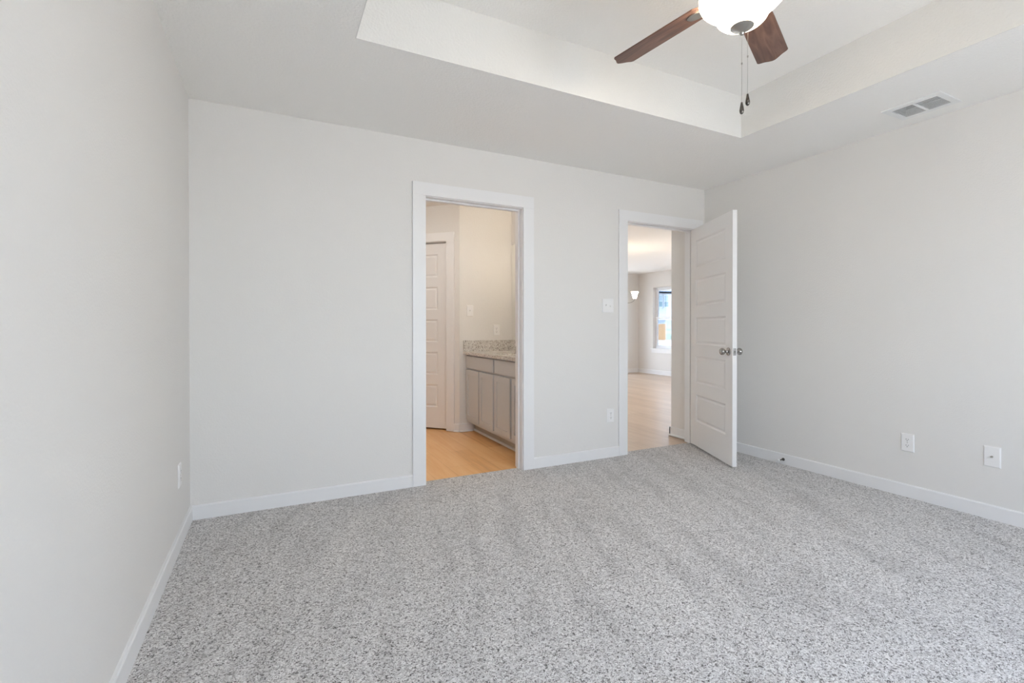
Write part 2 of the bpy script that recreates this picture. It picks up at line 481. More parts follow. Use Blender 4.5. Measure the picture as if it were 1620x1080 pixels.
def base_profile(mb, p0, p1, n, h=BH, t=BT, shoe=False):
    """flat baseboard with an eased top from p0 to p1 along a wall, n = inward normal (xy)."""
    p0, p1, n = Vector(p0), Vector(p1), Vector(n)
    prof = [(0, 0), (t, 0), (t, h - 0.006), (t - 0.004, h), (0, h)]
    if shoe: prof = [(0, 0), (t + 0.014, 0), (t + 0.0125, 0.008), (t + 0.008, 0.0135), (t, 0.017), (t, h - 0.006), (t - 0.004, h), (0, h)]
    a = [mb.bm.verts.new((p0.x + n.x * q, p0.y + n.y * q, z)) for q, z in prof]
    b = [mb.bm.verts.new((p1.x + n.x * q, p1.y + n.y * q, z)) for q, z in prof]
    mb.bm.faces.new(a); mb.bm.faces.new(list(reversed(b)))
    k = len(prof)
    for i in range(k): mb.bm.faces.new([a[i], b[i], b[(i + 1) % k], a[(i + 1) % k]])
    return mb

C1L, C1R = D1L - 0.005 - CW, D1R + 0.005 + CW
C2L, C2R = D2L - 0.005 - CW, D2R + 0.005 + CW
S('baseboard_left', base_profile(MB(), (XL, YB - BT), (XL, YF), (1, 0)), M_trim, 'white baseboard along the left bedroom wall', 'baseboard')
bb = base_profile(MB(), (XL, YB), (C1L, YB), (0, -1)); base_profile(bb, (C1R, YB), (C2L, YB), (0, -1)); base_profile(bb, (C2R, YB), (XR - BT, YB), (0, -1))
S('baseboard_back', bb, M_trim, 'white baseboard of the bedroom wall between and beside the doorways', 'baseboard')
S('baseboard_right', base_profile(MB(), (XR, YF), (XR, YB), (-1, 0)), M_trim, 'white baseboard along the right bedroom wall', 'baseboard')
S('baseboard_rear', base_profile(MB(), (XL + BT, YF), (XR - BT, YF), (0, 1)), M_trim, 'white baseboard under the windows behind the camera', 'baseboard')

# doorway trims: casing > jamb, stop, strike plate
def casing(mb, l, r, y, sgn, h=DH):
    a, b = l - 0.005, r + 0.005
    t = h + 0.005
    y0, y1 = (y - CT, y) if sgn < 0 else (y, y + CT)
    mb.box(a - CW, a, y0, y1, 0.0, t)
    mb.box(b, b + CW, y0, y1, 0.0, t)
    mb.box(a - CW, b + CW, y0, y1, t, t + 0.091)
    return mb
def jambs(mb, l, r, y0, y1):
    mb.box(l - 0.0195, l, y0, y1, 0.0, DH); mb.box(r, r + 0.0195, y0, y1, 0.0, DH)
    mb.box(l - 0.0195, r + 0.0195, y0, y1, DH, DH + 0.0195)
    return mb
def stops(mb, l, r, y0, y1):
    mb.box(l, l + 0.012, y0, y1, 0.0, DH - 0.012); mb.box(r - 0.012, r, y0, y1, 0.0, DH - 0.012)
    mb.box(l, r, y0, y1, DH - 0.012, DH)
    return mb
t1 = casing(MB(), D1L, D1R, YB, -1).make('trim_1', M_trim, bevel=0.0015, kind='structure', label='white casing around the bathroom doorway', cat='door trim')
jambs(MB(), D1L, D1R, YB - 0.001, Y2 + 0.001).make('jamb', M_trim, parent=t1, bevel=0.001)
stops(MB(), D1L, D1R, YB + 0.045, YB + 0.080).make('stop_strip', M_trim, parent=t1, bevel=0.0015)
MB().box(D1R - 0.0015, D1R + 0.001, Y2 - 0.030, Y2 - 0.004, 0.905, 0.965).make('strike_plate', M_nickel, parent=t1, label='nickel strike plate in the door jamb')
t2 = casing(MB(), D2L, D2R, YB, -1).make('trim_2', M_trim, bevel=0.0015, kind='structure', label='white casing around the doorway to the living room', cat='door trim')
jambs(MB(), D2L, D2R, YB - 0.001, Y2 + 0.001).make('jamb', M_trim, parent=t2, bevel=0.001)
stops(MB(), D2L, D2R, YB + 0.040, YB + 0.075).make('stop_strip', M_trim, parent=t2, bevel=0.0015)
MB().box(D2L - 0.001, D2L + 0.0015, YB + 0.006, YB + 0.034, 0.905, 0.965).make('strike_plate', M_nickel, parent=t2, label='nickel strike plate in the door jamb')

# ------------------------------------------------------------------ open bedroom door
OPEN = 24.6           # degrees the leaf stands off the right wall's direction
DW = 0.806
ang = math.atan2(-math.cos(R(OPEN)), -math.sin(R(OPEN)))       # direction hinge -> latch edge
door = thing('door_2', 'open white five-panel bedroom door with nickel knobs', 'door', (D2R - 0.002, YB - 0.006, 0.018), ang, kind='structure')
# local frame: X hinge -> latch; +Y of the leaf points away from the opening (towards the right wall)
leaf = five_panel(DW).make('door_leaf', M_door, parent=door, loc=(0, -0.0175, 0), bevel=0.0012)
def knob_profile():
    return [(0.0, 0.0), (0.032, 0.0), (0.033, 0.004), (0.030, 0.009), (0.014, 0.012), (0.0115, 0.020), (0.0125, 0.030), (0.020, 0.036),
            (0.0265, 0.044), (0.0285, 0.053), (0.0265, 0.062), (0.019, 0.069), (0.008, 0.072), (0.0, 0.0725)]
KX, KZ = DW - 0.062, 0.905
for sgn in (-1, 1):
    F = Matrix.Translation((KX, -0.0175 + sgn * 0.0175, KZ)) @ Matrix.Rotation(R(90 if sgn < 0 else -90), 4, 'X')
    kb = MB().lathe(knob_profile(), 28, F).make('door_knob', M_nickel_pol, parent=door, smooth=True)
MB().box(DW - 0.001, DW + 0.0012, -0.0295, -0.0055, KZ - 0.029, KZ + 0.029).make('latch_plate', M_nickel_pol, parent=door)
lb = MB().prism([(0, -0.007), (0.010, -0.004), (0.010, 0.0), (0, 0.007)], KZ - 0.009, KZ + 0.009, Matrix.Translation((DW + 0.0012, -0.0175, 0)))
lb.make('latch_bolt', M_nickel_pol, parent=door)
for z in (0.20, 1.01, 1.80):
    hb = MB().lathe([(0, 0), (0.006, 0), (0.006, 0.09), (0, 0.09)], 12, Matrix.Translation((-0.001, 0.005, z)))
    hb.box(-0.0, 0.03, -0.002, 0.0008, z, z + 0.09)
    hb.make('hinge', M_nickel_pol, parent=door)

# rigid door stop on the right baseboard
ds = thing('door_stop', 'small nickel door stop with rubber tip on the right baseboard', 'door stop', (XR - BT, 2.505, 0.040), 0)
F = Matrix.Rotation(R(-90), 4, 'Y')
MB().lathe([(0, 0), (0.0125, 0), (0.0125, 0.003), (0.008, 0.012), (0.0048, 0.020), (0.0045, 0.055), (0.0, 0.055)], 20, F).make('stem', M_pewter, parent=ds, smooth=True)
MB().lathe([(0, 0.053), (0.0085, 0.053), (0.0095, 0.060), (0.0085, 0.068), (0, 0.070)], 20, F).make('rubber_tip', M_rubber, parent=ds, smooth=True, label='white rubber tip')

# ------------------------------------------------------------------ wall plates (local -Y is the wall's outward side)
def plate_mesh(w, h, t=0.006):
    mb = MB()
    mb.prism([(-w / 2, -h / 2), (w / 2, -h / 2), (w / 2, h / 2), (-w / 2, h / 2)], 0, 0.002, Matrix.Rotation(R(90), 4, 'X'))
    v0 = [mb.bm.verts.new((x, -0.002, z)) for x, z in ((-w / 2, -h / 2), (w / 2, -h / 2), (w / 2, h / 2), (-w / 2, h / 2))]
    k = 0.005
    v1 = [mb.bm.verts.new((x, -t, z)) for x, z in ((-w / 2 + k, -h / 2 + k), (w / 2 - k, -h / 2 + k), (w / 2 - k, h / 2 - k), (-w / 2 + k, h / 2 - k))]
    for i in range(4): mb.bm.faces.new([v0[i], v0[(i + 1) % 4], v1[(i + 1) % 4], v1[i]])
    mb.bm.faces.new(v1)
    return mb
RX = Matrix.Rotation(R(90), 4, 'X')
def outlet(label, loc, rz, group=None):
    t = thing('power_outlet', label, 'outlet', loc, rz, group)
    plate_mesh(0.074, 0.119).make('cover_plate', M_plate, parent=t)
    for s in (-1, 1):
        poly = []
        for i in range(20):
            a = 2 * PI * i / 20
            poly.append((0.0165 * math.cos(a), max(-0.0135, min(0.0135, 0.0175 * math.sin(a)))))
        rc = MB().prism(poly, 0.006, 0.0075, Matrix.Translation((0, 0, s * 0.0195)) @ RX).make('receptacle', M_plate, parent=t)
        for dx in (-0.006, 0.006):
            MB().box(dx - 0.0011, dx + 0.0011, -0.0079, -0.0074, s * 0.0195 - 0.001, s * 0.0195 + 0.007).make('slot', M_slot, parent=rc)
        MB().lathe([(0, 0.0074), (0.0026, 0.0074), (0.0026, 0.0079), (0, 0.0079)], 12, Matrix.Translation((0, 0, s * 0.0195 - 0.007)) @ RX).make('ground_hole', M_slot, parent=rc)
    MB().lathe([(0, 0.006), (0.003, 0.006), (0.003, 0.0068), (0, 0.0072)], 12, RX).make('screw', M_nickel, parent=t)
    return t
def switch(label, loc, rz, gangs):
    t = thing('light_switch', label, 'light switch', loc, rz)
    w = 0.074 + 0.046 * (gangs - 1)
    plate_mesh(w, 0.119).make('cover_plate', M_plate, parent=t)
    for g in range(gangs):
        x = (g - (gangs - 1) / 2) * 0.046
        MB().box(x - 0.005, x + 0.005, -0.0068, -0.0055, -0.012, 0.012).make('toggle_frame', M_plate, parent=t)
        up = 1 if g % 2 == 0 else -1
        mb = MB()
        v = [(x - 0.0035, -0.006, -0.005), (x + 0.0035, -0.006, -0.005), (x + 0.0035, -0.006, 0.005), (x - 0.0035, -0.006, 0.005),
             (x - 0.003, -0.017, up * 0.009 - 0.003), (x + 0.003, -0.017, up * 0.009 - 0.003), (x + 0.003, -0.017, up * 0.009 + 0.003), (x - 0.003, -0.017, up * 0.009 + 0.003)]
        v = [mb.bm.verts.new(c) for c in v]
        for f in ((0, 1, 2, 3), (4, 7, 6, 5), (0, 4, 5, 1), (1, 5, 6, 2), (2, 6, 7, 3), (3, 7, 4, 0)): mb.bm.faces.new([v[i] for i in f])
        mb.make('toggle', M_plate, parent=t)
        for s in (-1, 1):
            MB().lathe([(0, 0.006), (0.0028, 0.006), (0.0028, 0.0067), (0, 0.007)], 12, Matrix.Translation((x, 0, s * 0.030)) @ RX).make('screw', M_plate, parent=t)
    return t
outlet('white outlet on the right bedroom wall, beside the cable plate', (XR, 1.656, 0.357), R(-90))
outlet('white outlet low on the wall just left of the open door', (2.613, YB, 0.357), 0)
outlet('white outlet low on the left wall, seen edge-on', (XL, 2.960, 0.359), R(90))
switch('white double switch plate left of the living room doorway', (2.584, YB, 1.303), 0, 2)
cp = thing('cable_plate', 'white wall plate with one coaxial jack on the right wall', 'cable jack', (XR, 1.241, 0.364), R(-90))
plate_mesh(0.076, 0.121).make('cover_plate', M_plate, parent=cp)
MB().lathe([(0, 0.0055), (0.0065, 0.0055), (0.0065, 0.009), (0.0045, 0.009), (0.0045, 0.018), (0, 0.018)], 6, RX).make('coaxial_jack', M_nickel, parent=cp)

# ------------------------------------------------------------------ ceiling air vent
vx0, vx1, vy0, vy1 = 3.352, 3.606, 1.335, 1.628
vt = thing('air_vent', 'white rectangular air vent in the ceiling by the right wall', 'air vent', ((vx0 + vx1) / 2, (vy0 + vy1) / 2, H))
w2, l2 = (vx1 - vx0) / 2, (vy1 - vy0) / 2
iw, il = w2 - 0.040, l2 - 0.034
fr = MB()
for a in ((-w2, -iw, -l2, l2), (iw, w2, -l2, l2), (-iw, iw, -l2, -il), (-iw, iw, il, l2), (-iw, iw, -0.007, 0.007)):
    fr.box(a[0], a[1], a[2], a[3], -0.007, 0.0)
fr.make('frame', M_vent, parent=vt, bevel=0.002)
db = MB()
for a in ((-iw - 0.002, -iw, -il, il, 0.0, 0.12), (iw, iw + 0.002, -il, il, 0.0, 0.12), (-iw, iw, -il - 0.002, -il, 0.0, 0.12), (-iw, iw, il, il + 0.002, 0.0, 0.12), (-iw, iw, -il, il, 0.12, 0.122)): db.box(*a)
db.make('duct', M_ventback, parent=vt)
sl0 = None
n = 10
for side in (-1, 1):
    for k in range(n):
        x = -iw + (k + 0.5) * 2 * iw / n
        if sl0 is None:
            F = Matrix.Rotation(R(90), 4, 'X')
            L_ = il - 0.007
            sl0 = MB().prism([(0.0006, -0.0062), (0.0016, -0.0060), (-0.0004, -0.0028), (-0.0014, -0.0030)], -L_ / 2, L_ / 2, F).make('louver', M_vent, parent=vt)
            s_ = sl0
        else:
            s_ = sl0.copy(); COL.objects.link(s_)
        s_.location = (x, side * (0.007 + (il - 0.007) / 2), 0)

# ------------------------------------------------------------------ ceiling fan
FX, FY = 1.646, 1.279
fan = thing('ceiling_fan', 'ceiling fan with walnut blades, glowing frosted bowl and pull chains', 'ceiling fan', (FX, FY, HT))
MB().lathe([(0, 0), (0.068, 0), (0.066, -0.012), (0.050, -0.040), (0.026, -0.052), (0, -0.052)], 40).make('canopy', M_nickel, parent=fan, smooth=True)
MB().lathe([(0.0125, -0.05), (0.0125, -0.11)], 20).make('downrod', M_nickel, parent=fan, smooth=True)
MB().lathe([(0, -0.10), (0.03, -0.10), (0.045, -0.112), (0.095, -0.125), (0.118, -0.150), (0.122, -0.195), (0.112, -0.225), (0.085, -0.238), (0.085, -0.245), (0, -0.245)], 48).make('motor_housing', M_nickel, parent=fan, smooth=True)
MB().lathe([(0, -0.245), (0.060, -0.245), (0.060, -0.268), (0.105, -0.272), (0.138, -0.276), (0.138, -0.281), (0, -0.281)], 48).make('switch_housing', M_nickel, parent=fan, smooth=True)
ZB = 2.446 - HT
bowl_pts = [(0.132, 2.452), (0.14, 2.45), (0.152, 2.44), (0.158, 2.42), (0.157, 2.40), (0.150, 2.385), (0.138, 2.373), (0.122, 2.364), (0.110, 2.358), (0.102, 2.350), (0.098, 2.335), (0.090, 2.318), (0.077, 2.305), (0.058, 2.296), (0.040, 2.290), (0.0, 2.290)]
MB().lathe([(r, z - HT) for r, z in bowl_pts], 56).make('light_bowl', M_bowl, parent=fan, smooth=True, label='glowing frosted glass bowl')
MB().lathe([(0, 2.2905 - HT), (0.043, 2.2905 - HT), (0.043, 2.287 - HT), (0.036, 2.282 - HT), (0.012, 2.271 - HT), (0.0055, 2.268 - HT), (0.0075, 2.266 - HT), (0.0085, 2.262 - HT), (0.006, 2.257 - HT), (0, 2.255 - HT)], 32).make('finial', M_nickel, parent=fan, smooth=True)
def smooth_poly(pts, n=4):
    out = []
    for a, b, c, d in zip([pts[0]] + pts[:-1], pts, pts[1:], pts[2:] + [pts[-1]]):
        for i in range(n):
            t = i / n
            out.append(tuple(0.5 * ((2 * b[k]) + (-a[k] + c[k]) * t + (2 * a[k] - 5 * b[k] + 4 * c[k] - d[k]) * t * t + (-a[k] + 3 * b[k] - 3 * c[k] + d[k]) * t ** 3) for k in (0, 1)))
    return out + [pts[-1]]
tip = smooth_poly([(0.612, -0.069), (0.622, -0.062), (0.632, -0.040), (0.648, -0.018), (0.655, 0.0), (0.648, 0.018), (0.632, 0.040), (0.622, 0.062), (0.612, 0.069)], 3)
outline = [(0.165, -0.046), (0.185, -0.060), (0.30, -0.064)] + tip + [(0.30, 0.064), (0.185, 0.060), (0.165, 0.046)]
BLADES = (97.2, 25.2, -46.8, -118.8, 169.2)
bl0 = None
for a in BLADES:
    if bl0 is None:
        F = Matrix.Rotation(R(-11.5), 4, 'X')
        bl0 = MB().prism(outline, -0.003, 0.003, F).make('blade', M_walnut, parent=fan, loc=(0, 0, ZB), rz=R(a), bevel=0.0012)
        br = MB()
        br.prism(smooth_poly([(0.160, -0.012), (0.175, -0.016), (0.200, -0.034), (0.235, -0.022), (0.243, 0.0), (0.235, 0.022), (0.200, 0.034), (0.175, 0.016), (0.160, 0.012)], 3), -0.0075, -0.0032, F)
        br.tube([(0.08, 0, 0.044), (0.115, 0, 0.034), (0.148, 0, 0.018), (0.172, 0, -0.004)], [0.012, 0.011, 0.009, 0.005], 10)
        bk = br.make('blade_bracket', M_nickel, parent=bl0, smooth=True)
    else:
        c = copy_tree(bl0, fan); c.rotation_euler = (0, 0, R(a))
def chain(x, y, ztop, zbot):
    ch = MB().tube([(x, y, ztop - HT), (x, y, zbot - HT)], 0.0007, 6)
    z = ztop
    c = ch.make('pull_chain', M_nickel, parent=fan)
    MB().lathe([(0, 0.004), (0.0028, 0.002), (0.0028, -0.004), (0, -0.006)], 10, Matrix.Translation((x, y, (ztop + zbot) / 2 + 0.02 - HT))).make('chain_connector', M_nickel, parent=c, smooth=True)
    MB().lathe([(0, 0.001), (0.0030, -0.001), (0.0052, -0.012), (0.0078, -0.026), (0.0086, -0.034), (0.0070, -0.042), (0.0035, -0.046), (0, -0.047)], 16, Matrix.Translation((x, y, zbot - HT))).make('pull_fob', M_pewter, parent=c, smooth=True, label='dark teardrop pull')
chain(-0.001, 0.000, 2.257, 1.995)
chain(0.020, -0.010, 2.280, 2.028)

# ------------------------------------------------------------------ bathroom
DG = 0.90                                   # run of the diagonal wall along each axis
P0 = Vector((1.80, BY)); dv = Vector((-0.7071, 0.7071)); dn = Vector((-0.7071, -0.7071))
bw = MB(); bw.box(1.80, BX + 0.12, BY, BY + 0.12, -0.1, H + 0.01)
S('wall_bathroom_back', bw, M_wall, 'bathroom wall with switch and outlet beside the vanity', 'wall')
def diag_box(mb, s0, s1, d0, d1, z0, z1):
    pts = [P0 + dv * s0 + dn * d0, P0 + dv * s1 + dn * d0, P0 + dv * s1 + dn * d1, P0 + dv * s0 + dn * d1]
    return mb.prism([(p.x, p.y) for p in pts], z0, z1)
DD0, DD1 = 0.158, 0.158 + 0.61              # closet door jamb faces along the diagonal
dgw = MB()
diag_box(dgw, 0.0, DD0 - 0.02, -0.12, 0, -0.1, H + 0.01)
diag_box(dgw, DD0 - 0.02, DD1 + 0.02, -0.12, 0, DH + 0.02, H + 0.01)
diag_box(dgw, DD1 + 0.02, 1.35, -0.12, 0, -0.1, H + 0.01)
S('wall_bathroom_diagonal', dgw, M_wall, 'angled bathroom wall holding the closed closet door', 'wall')
S('wall_bathroom_right', MB().box(BX, BX + 0.12, Y2, BY, -0.1, H + 0.01), M_wall, 'bathroom wall behind the vanity and mirror', 'wall')
S('wall_bathroom_left', MB().box(-0.12, 0.0, Y2, 6.0, -0.1, H + 0.01), M_wall, 'left bathroom wall out of view', 'wall')
S('wall_bathroom_far', MB().box(0.0, 1.0, 5.75, 5.87, -0.1, H + 0.01), M_wall, 'far bathroom wall out of view', 'wall')
S('ceiling_bathroom', MB().box(-0.12, BX + 0.1, Y2, 7.0, H, H + 0.04), M_ceil, 'white bathroom ceiling', 'ceiling')
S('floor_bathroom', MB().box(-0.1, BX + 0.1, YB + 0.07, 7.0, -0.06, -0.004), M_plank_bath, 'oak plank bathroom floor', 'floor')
t3 = MB()
diag_box(t3, DD0 - 0.005 - CW, DD0 - 0.005, 0, CT, 0, DH + 0.005)
diag_box(t3, DD1 + 0.005, DD1 + 0.005 + CW, 0, CT, 0, DH + 0.005)
diag_box(t3, DD0 - 0.005 - CW, DD1 + 0.005 + CW, 0, CT, DH + 0.005, DH + 0.096)
t3 = t3.make('trim_3', M_trim, bevel=0.0015, kind='structure', label='white casing around the closet door in the bathroom', cat='door trim')
jb = MB()
diag_box(jb, DD0 - 0.0195, DD0, -0.12, 0.001, 0, DH); diag_box(jb, DD1, DD1 + 0.0195, -0.12, 0.001, 0, DH); diag_box(jb, DD0 - 0.0195, DD1 + 0.0195, -0.12, 0.001, DH, DH + 0.0195)
jb.make('jamb', M_trim, parent=t3)
sb = MB()
diag_box(sb, DD0, DD0 + 0.014, -0.105, -0.072, 0, DH - 0.014); diag_box(sb, DD1 - 0.014, DD1, -0.105, -0.072, 0, DH - 0.014); diag_box(sb, DD0, DD1, -0.105, -0.072, DH - 0.014, DH)
sb.make('stop_strip', M_trim, parent=t3)
dp = P0 + dv * (DD0 + 0.003) + dn * (-0.052)
cw_ = MB().box(0.98, BX + 0.12, 6.9, 7.0, -0.1, H + 0.01); cw_.box(0.90, 0.98, 5.87, 7.0, -0.1, H + 0.01); cw_.box(BX + 0.02, BX + 0.12, BY + 0.12, 6.9, -0.1, H + 0.01)
S('wall_closet', cw_, M_wall, 'closet walls behind the closed bathroom door', 'wall')
d3 = thing('door_3', 'closed white five-panel closet door in the bathroom', 'door', (dp.x, dp.y, 0.014), math.atan2(dv.y, dv.x), kind='structure')
five_panel(DD1 - DD0 - 0.006).make('door_leaf', M_door, parent=d3, bevel=0.0012)
MB().lathe(knob_profile(), 24, Matrix.Translation((DD1 - DD0 - 0.066, 0.0175, 0.905)) @ Matrix.Rotation(R(-90), 4, 'X')).make('door_knob', M_nickel_pol, parent=d3, smooth=True)
b3 = base_profile(MB(), (1.80 - 0.006, BY), (1.945, BY), (0, -1), shoe=True)
pa = P0; pb = P0 + dv * (DD0 - 0.005 - CW)
base_profile(b3, (pa.x, pa.y), (pb.x, pb.y), (dn.x, dn.y), shoe=True)
pa = P0 + dv * (DD1 + 0.005 + CW); pb = P0 + dv * 1.25
base_profile(b3, (pa.x, pa.y), (pb.x, pb.y), (dn.x, dn.y), shoe=True)
S('baseboard_bathroom', b3, M_trim, 'white baseboard around the corner beside the vanity', 'baseboard')
switch('white single switch plate on the bathroom wall, higher than the outlet beside it', (1.918, BY, 1.296), 0, 1)
outlet('white outlet just above the granite backsplash in the bathroom', (2.233, BY, 1.087), 0)

# vanity cabinet, front faces -X
VX, VY0, VY1 = 1.880, Y2 + 0.012, BY - 0.006
van = thing('vanity_cabinet', 'grey shaker vanity cabinet under the granite top in the bathroom', 'cabinet', (0, 0, 0))
cb = MB().box(VX, VX + 0.019, VY0, VY1, 0.108, 0.829)
cb.box(VX + 0.019, BX - 0.002, VY0, VY0 + 0.016, 0.108, 0.829); cb.box(VX + 0.019, BX - 0.002, VY1 - 0.016, VY1, 0.108, 0.829)
cb.box(VX + 0.019, BX - 0.002, VY0 + 0.016, VY1 - 0.016, 0.108, 0.126); cb.box(BX - 0.012, BX - 0.002, VY0 + 0.016, VY1 - 0.016, 0.126, 0.829)
cb.make('cabinet_body', M_cab, parent=van, bevel=0.001)
tk = MB().box(1.972, 1.984, VY0, VY1, 0.0, 0.108)
tk.box(1.984, BX - 0.002, VY0, VY0 + 0.016, 0.0, 0.108); tk.box(1.984, BX - 0.002, VY1 - 0.016, VY1, 0.0, 0.108)
tk.make('toe_kick', M_toe, parent=van)
MB().prism([(1.956, 0), (1.972, 0), (1.972, 0.018), (1.964, 0.015), (1.958, 0.009)], -VY1, -VY0, Matrix.Rotation(R(90), 4, 'X')).make('shoe_moulding', M_trim, parent=van, label='white quarter-round moulding')
def front_panel(name, y0, y1, z0, z1, shaker):
    W, Hh, T = y1 - y0, z1 - z0, 0.019
    ps = [(0.052, W - 0.052, 0.052, Hh - 0.052)] if shaker else []
    mb = panel_slab(MB(), W, Hh, T, ps, [(0.0008, 0.0075)], both=False)
    # local X runs towards -Y so that local -Y (the shaped face) looks towards -X
    return mb.make(name, M_cab, parent=van, loc=(VX - T / 2 - 0.001, y1, z0), rz=R(-90), bevel=0.001)
for y0, y1 in ((4.118, 4.815), (VY0 + 0.02, 4.080)):
    front_panel('drawer_front', y0, y1, 0.688, 0.814, False)
for y0, y1 in ((4.472, 4.815), (4.118, 4.448), (3.756, 4.086), (VY0 + 0.02, 3.720)):
    front_panel('cabinet_door', y0, y1, 0.139, 0.668, True)

ct = MB()
CX0, CX1, CY0, CY1, CZ0, CZ1 = 1.840, BX - 0.001, Y2 + 0.006, BY - 0.001, 0.830, 0.860
bmx = ct.bm
SKX, SKY = 2.10, 4.14
def ring(z, n=36, rx=0.165, ry=0.215):
    return [bmx.verts.new((SKX + rx * math.cos(2 * PI * i / n), SKY + ry * math.sin(2 * PI * i / n), z)) for i in range(n)]
for z in (CZ0, CZ1):
    rect = [bmx.verts.new(c) for c in ((CX0, CY0, z), (CX1, CY0, z), (CX1, CY1, z), (CX0, CY1, z))]
    rr = ring(z)
    es = [bmx.edges.new((rect[i], rect[(i + 1) % 4])) for i in range(4)] + [bmx.edges.new((rr[i], rr[(i + 1) % 36])) for i in range(36)]
    bmesh.ops.triangle_fill(bmx, edges=es, use_beauty=True)
    if z == CZ0: lo = (rect, rr)
    else: hi = (rect, rr)
for i in range(4): bmx.faces.new([lo[0][i], lo[0][(i + 1) % 4], hi[0][(i + 1) % 4], hi[0][i]])
for i in range(36): bmx.faces.new([lo[1][i], lo[1][(i + 1) % 36], hi[1][(i + 1) % 36], hi[1][i]])
ctop = ct.make('countertop', M_granite, label='speckled granite countertop with backsplash on the bathroom vanity', cat='countertop')
bs = MB().box(CX0, CX1, CY1 - 0.020, CY1, CZ1, 0.976); bs.box(CX1 - 0.020, CX1, CY0, CY1 - 0.020, CZ1, 0.976)
bs.make('backsplash', M_granite, parent=ctop, bevel=0.001)
sk = MB()
sk.lathe([(1.05, 0.0), (1.0, -0.001), (0.93, -0.05), (0.72, -0.11), (0.35, -0.135), (0, -0.14)], 36, Matrix.Translation((SKX, SKY, CZ0 - 0.0005)) @ Matrix.Diagonal((0.166, 0.216, 1, 1)))
sk.make('sink_basin', M_sink, parent=ctop, smooth=True, label='white oval undermount basin')
fc = thing('faucet', 'chrome two-handle faucet behind the bathroom sink', 'faucet', (2.325, SKY, CZ1))
MB().lathe([(0, 0), (1, 0), (1, 0.010), (0.9, 0.016), (0, 0.016)], 28, Matrix.Diagonal((0.026, 0.085, 1, 1))).make('base_plate', M_chrome, parent=fc, smooth=True)
MB().tube([(0, 0, 0.012), (0, 0, 0.07), (-0.012, 0, 0.10), (-0.045, 0, 0.118), (-0.085, 0, 0.112), (-0.108, 0, 0.092)], [0.015, 0.013, 0.012, 0.011, 0.0105, 0.010], 14).make('spout', M_chrome, parent=fc, smooth=True)
for s in (-1, 1):
    MB().lathe([(0, 0.012), (0.017, 0.012), (0.013, 0.035), (0.016, 0.042), (0.014, 0.052), (0, 0.054)], 20, Matrix.Translation((0, s * 0.052, 0))).tube([(0, s * 0.052, 0.046), (0.004, s * 0.10, 0.056)], [0.006, 0.0045], 10).make('handle', M_chrome, parent=fc, smooth=True)
mr = MB().box(BX - 0.008, BX - 0.002, 3.55, BY - 0.012, 0.982, 2.040).make('mirror', M_mirror, bevel=0.002, label='frameless mirror on the wall above the bathroom vanity', cat='mirror')
vl = thing('vanity_light', 'three-shade vanity light above the bathroom mirror', 'wall light', (BX, 4.14, 2.20))
MB().box(-0.025, 0, -0.30, 0.30, -0.04, 0.04).make('back_plate', M_nickel, parent=vl, bevel=0.004)
for k in (-1, 0, 1):
    MB().tube([(-0.02, k * 0.21, 0), (-0.08, k * 0.21, 0.0), (-0.10, k * 0.21, -0.02)], 0.008, 10).make('arm', M_nickel, parent=vl, smooth=True)
    MB().lathe([(0.022, -0.015), (0.030, -0.03), (0.045, -0.075), (0.060, -0.115), (0.056, -0.115), (0.041, -0.075), (0.026, -0.03), (0.0, -0.02)], 28, Matrix.Translation((-0.10, k * 0.21, 0.0))).make('lamp_shade', M_bshade, parent=vl, smooth=True)

def dome(label, x, y, m):
    t = thing('fill_ceiling_light', label, 'added ceiling light', (x, y, H))
    MB().lathe([(0, 0), (0.165, 0), (0.165, -0.018), (0.150, -0.022), (0, -0.022)], 40).make('base_ring', M_nickel, parent=t, smooth=True)
    MB().lathe([(0.148, -0.022), (0.140, -0.045), (0.105, -0.072), (0.055, -0.088), (0, -0.092)], 40).make('glass_dome', m, parent=t, smooth=True)
dome('unseen dome light added to brighten the bathroom', 0.95, 4.35, M_dome)  # added lamp, out of view, lifts the bathroom light
dome('unseen dome light added to brighten the living room, behind the door corner', 5.70, 4.60, M_halldome)  # added lamp, kept out of view, brightens the living room

# ------------------------------------------------------------------ hall and living room
S('wall_hall_corner', MB().box(SX, LX + 0.15, Y2, SY, -0.1, H + 0.01), M_wall, 'short wall corner just beyond the open bedroom door', 'wall')
S('wall_living_left', MB().box(BX + 0.12, BX + 0.24, Y2, LY + 0.15, -0.1, H + 0.01), M_wall, 'living room wall on the left out of view', 'wall')
lf = MB().box(BX + 0.24, 6.35, LY, LY + 0.15, -0.1, H + 0.01); lf.box(7.5, LX, LY, LY + 0.15, -0.1, H + 0.01)
lf.box(6.35, 7.5, LY, LY + 0.15, -0.1, 0.05); lf.box(6.35, 7.5, LY, LY + 0.15, 2.07, H + 0.01)
S('wall_living_far', lf, M_wall, 'far living room wall behind the chandelier shade', 'wall')
LWIN = [(6.95, 8.80, 0.615, 2.07, 'window_1'), (4.0, 6.5, 0.05, 2.07, 'window_2')]
lw = MB()
for a, b in ((SY, 4.0), (6.5, 6.95), (8.80, LY + 0.15)): lw.box(LX, LX + 0.15, a, b, -0.1, H + 0.01)
for a, b, z0, z1, _ in LWIN:
    lw.box(LX, LX + 0.15, a, b, -0.1, z0); lw.box(LX, LX + 0.15, a, b, z1, H + 0.01)
S('wall_living_right', lw, M_wall, 'living room wall with the bright window', 'wall')
S('ceiling_living', MB().box(BX + 0.1, LX + 0.15, Y2, LY + 0.15, H, H + 0.04), M_ceil, 'white living room ceiling seen through the doorway', 'ceiling')
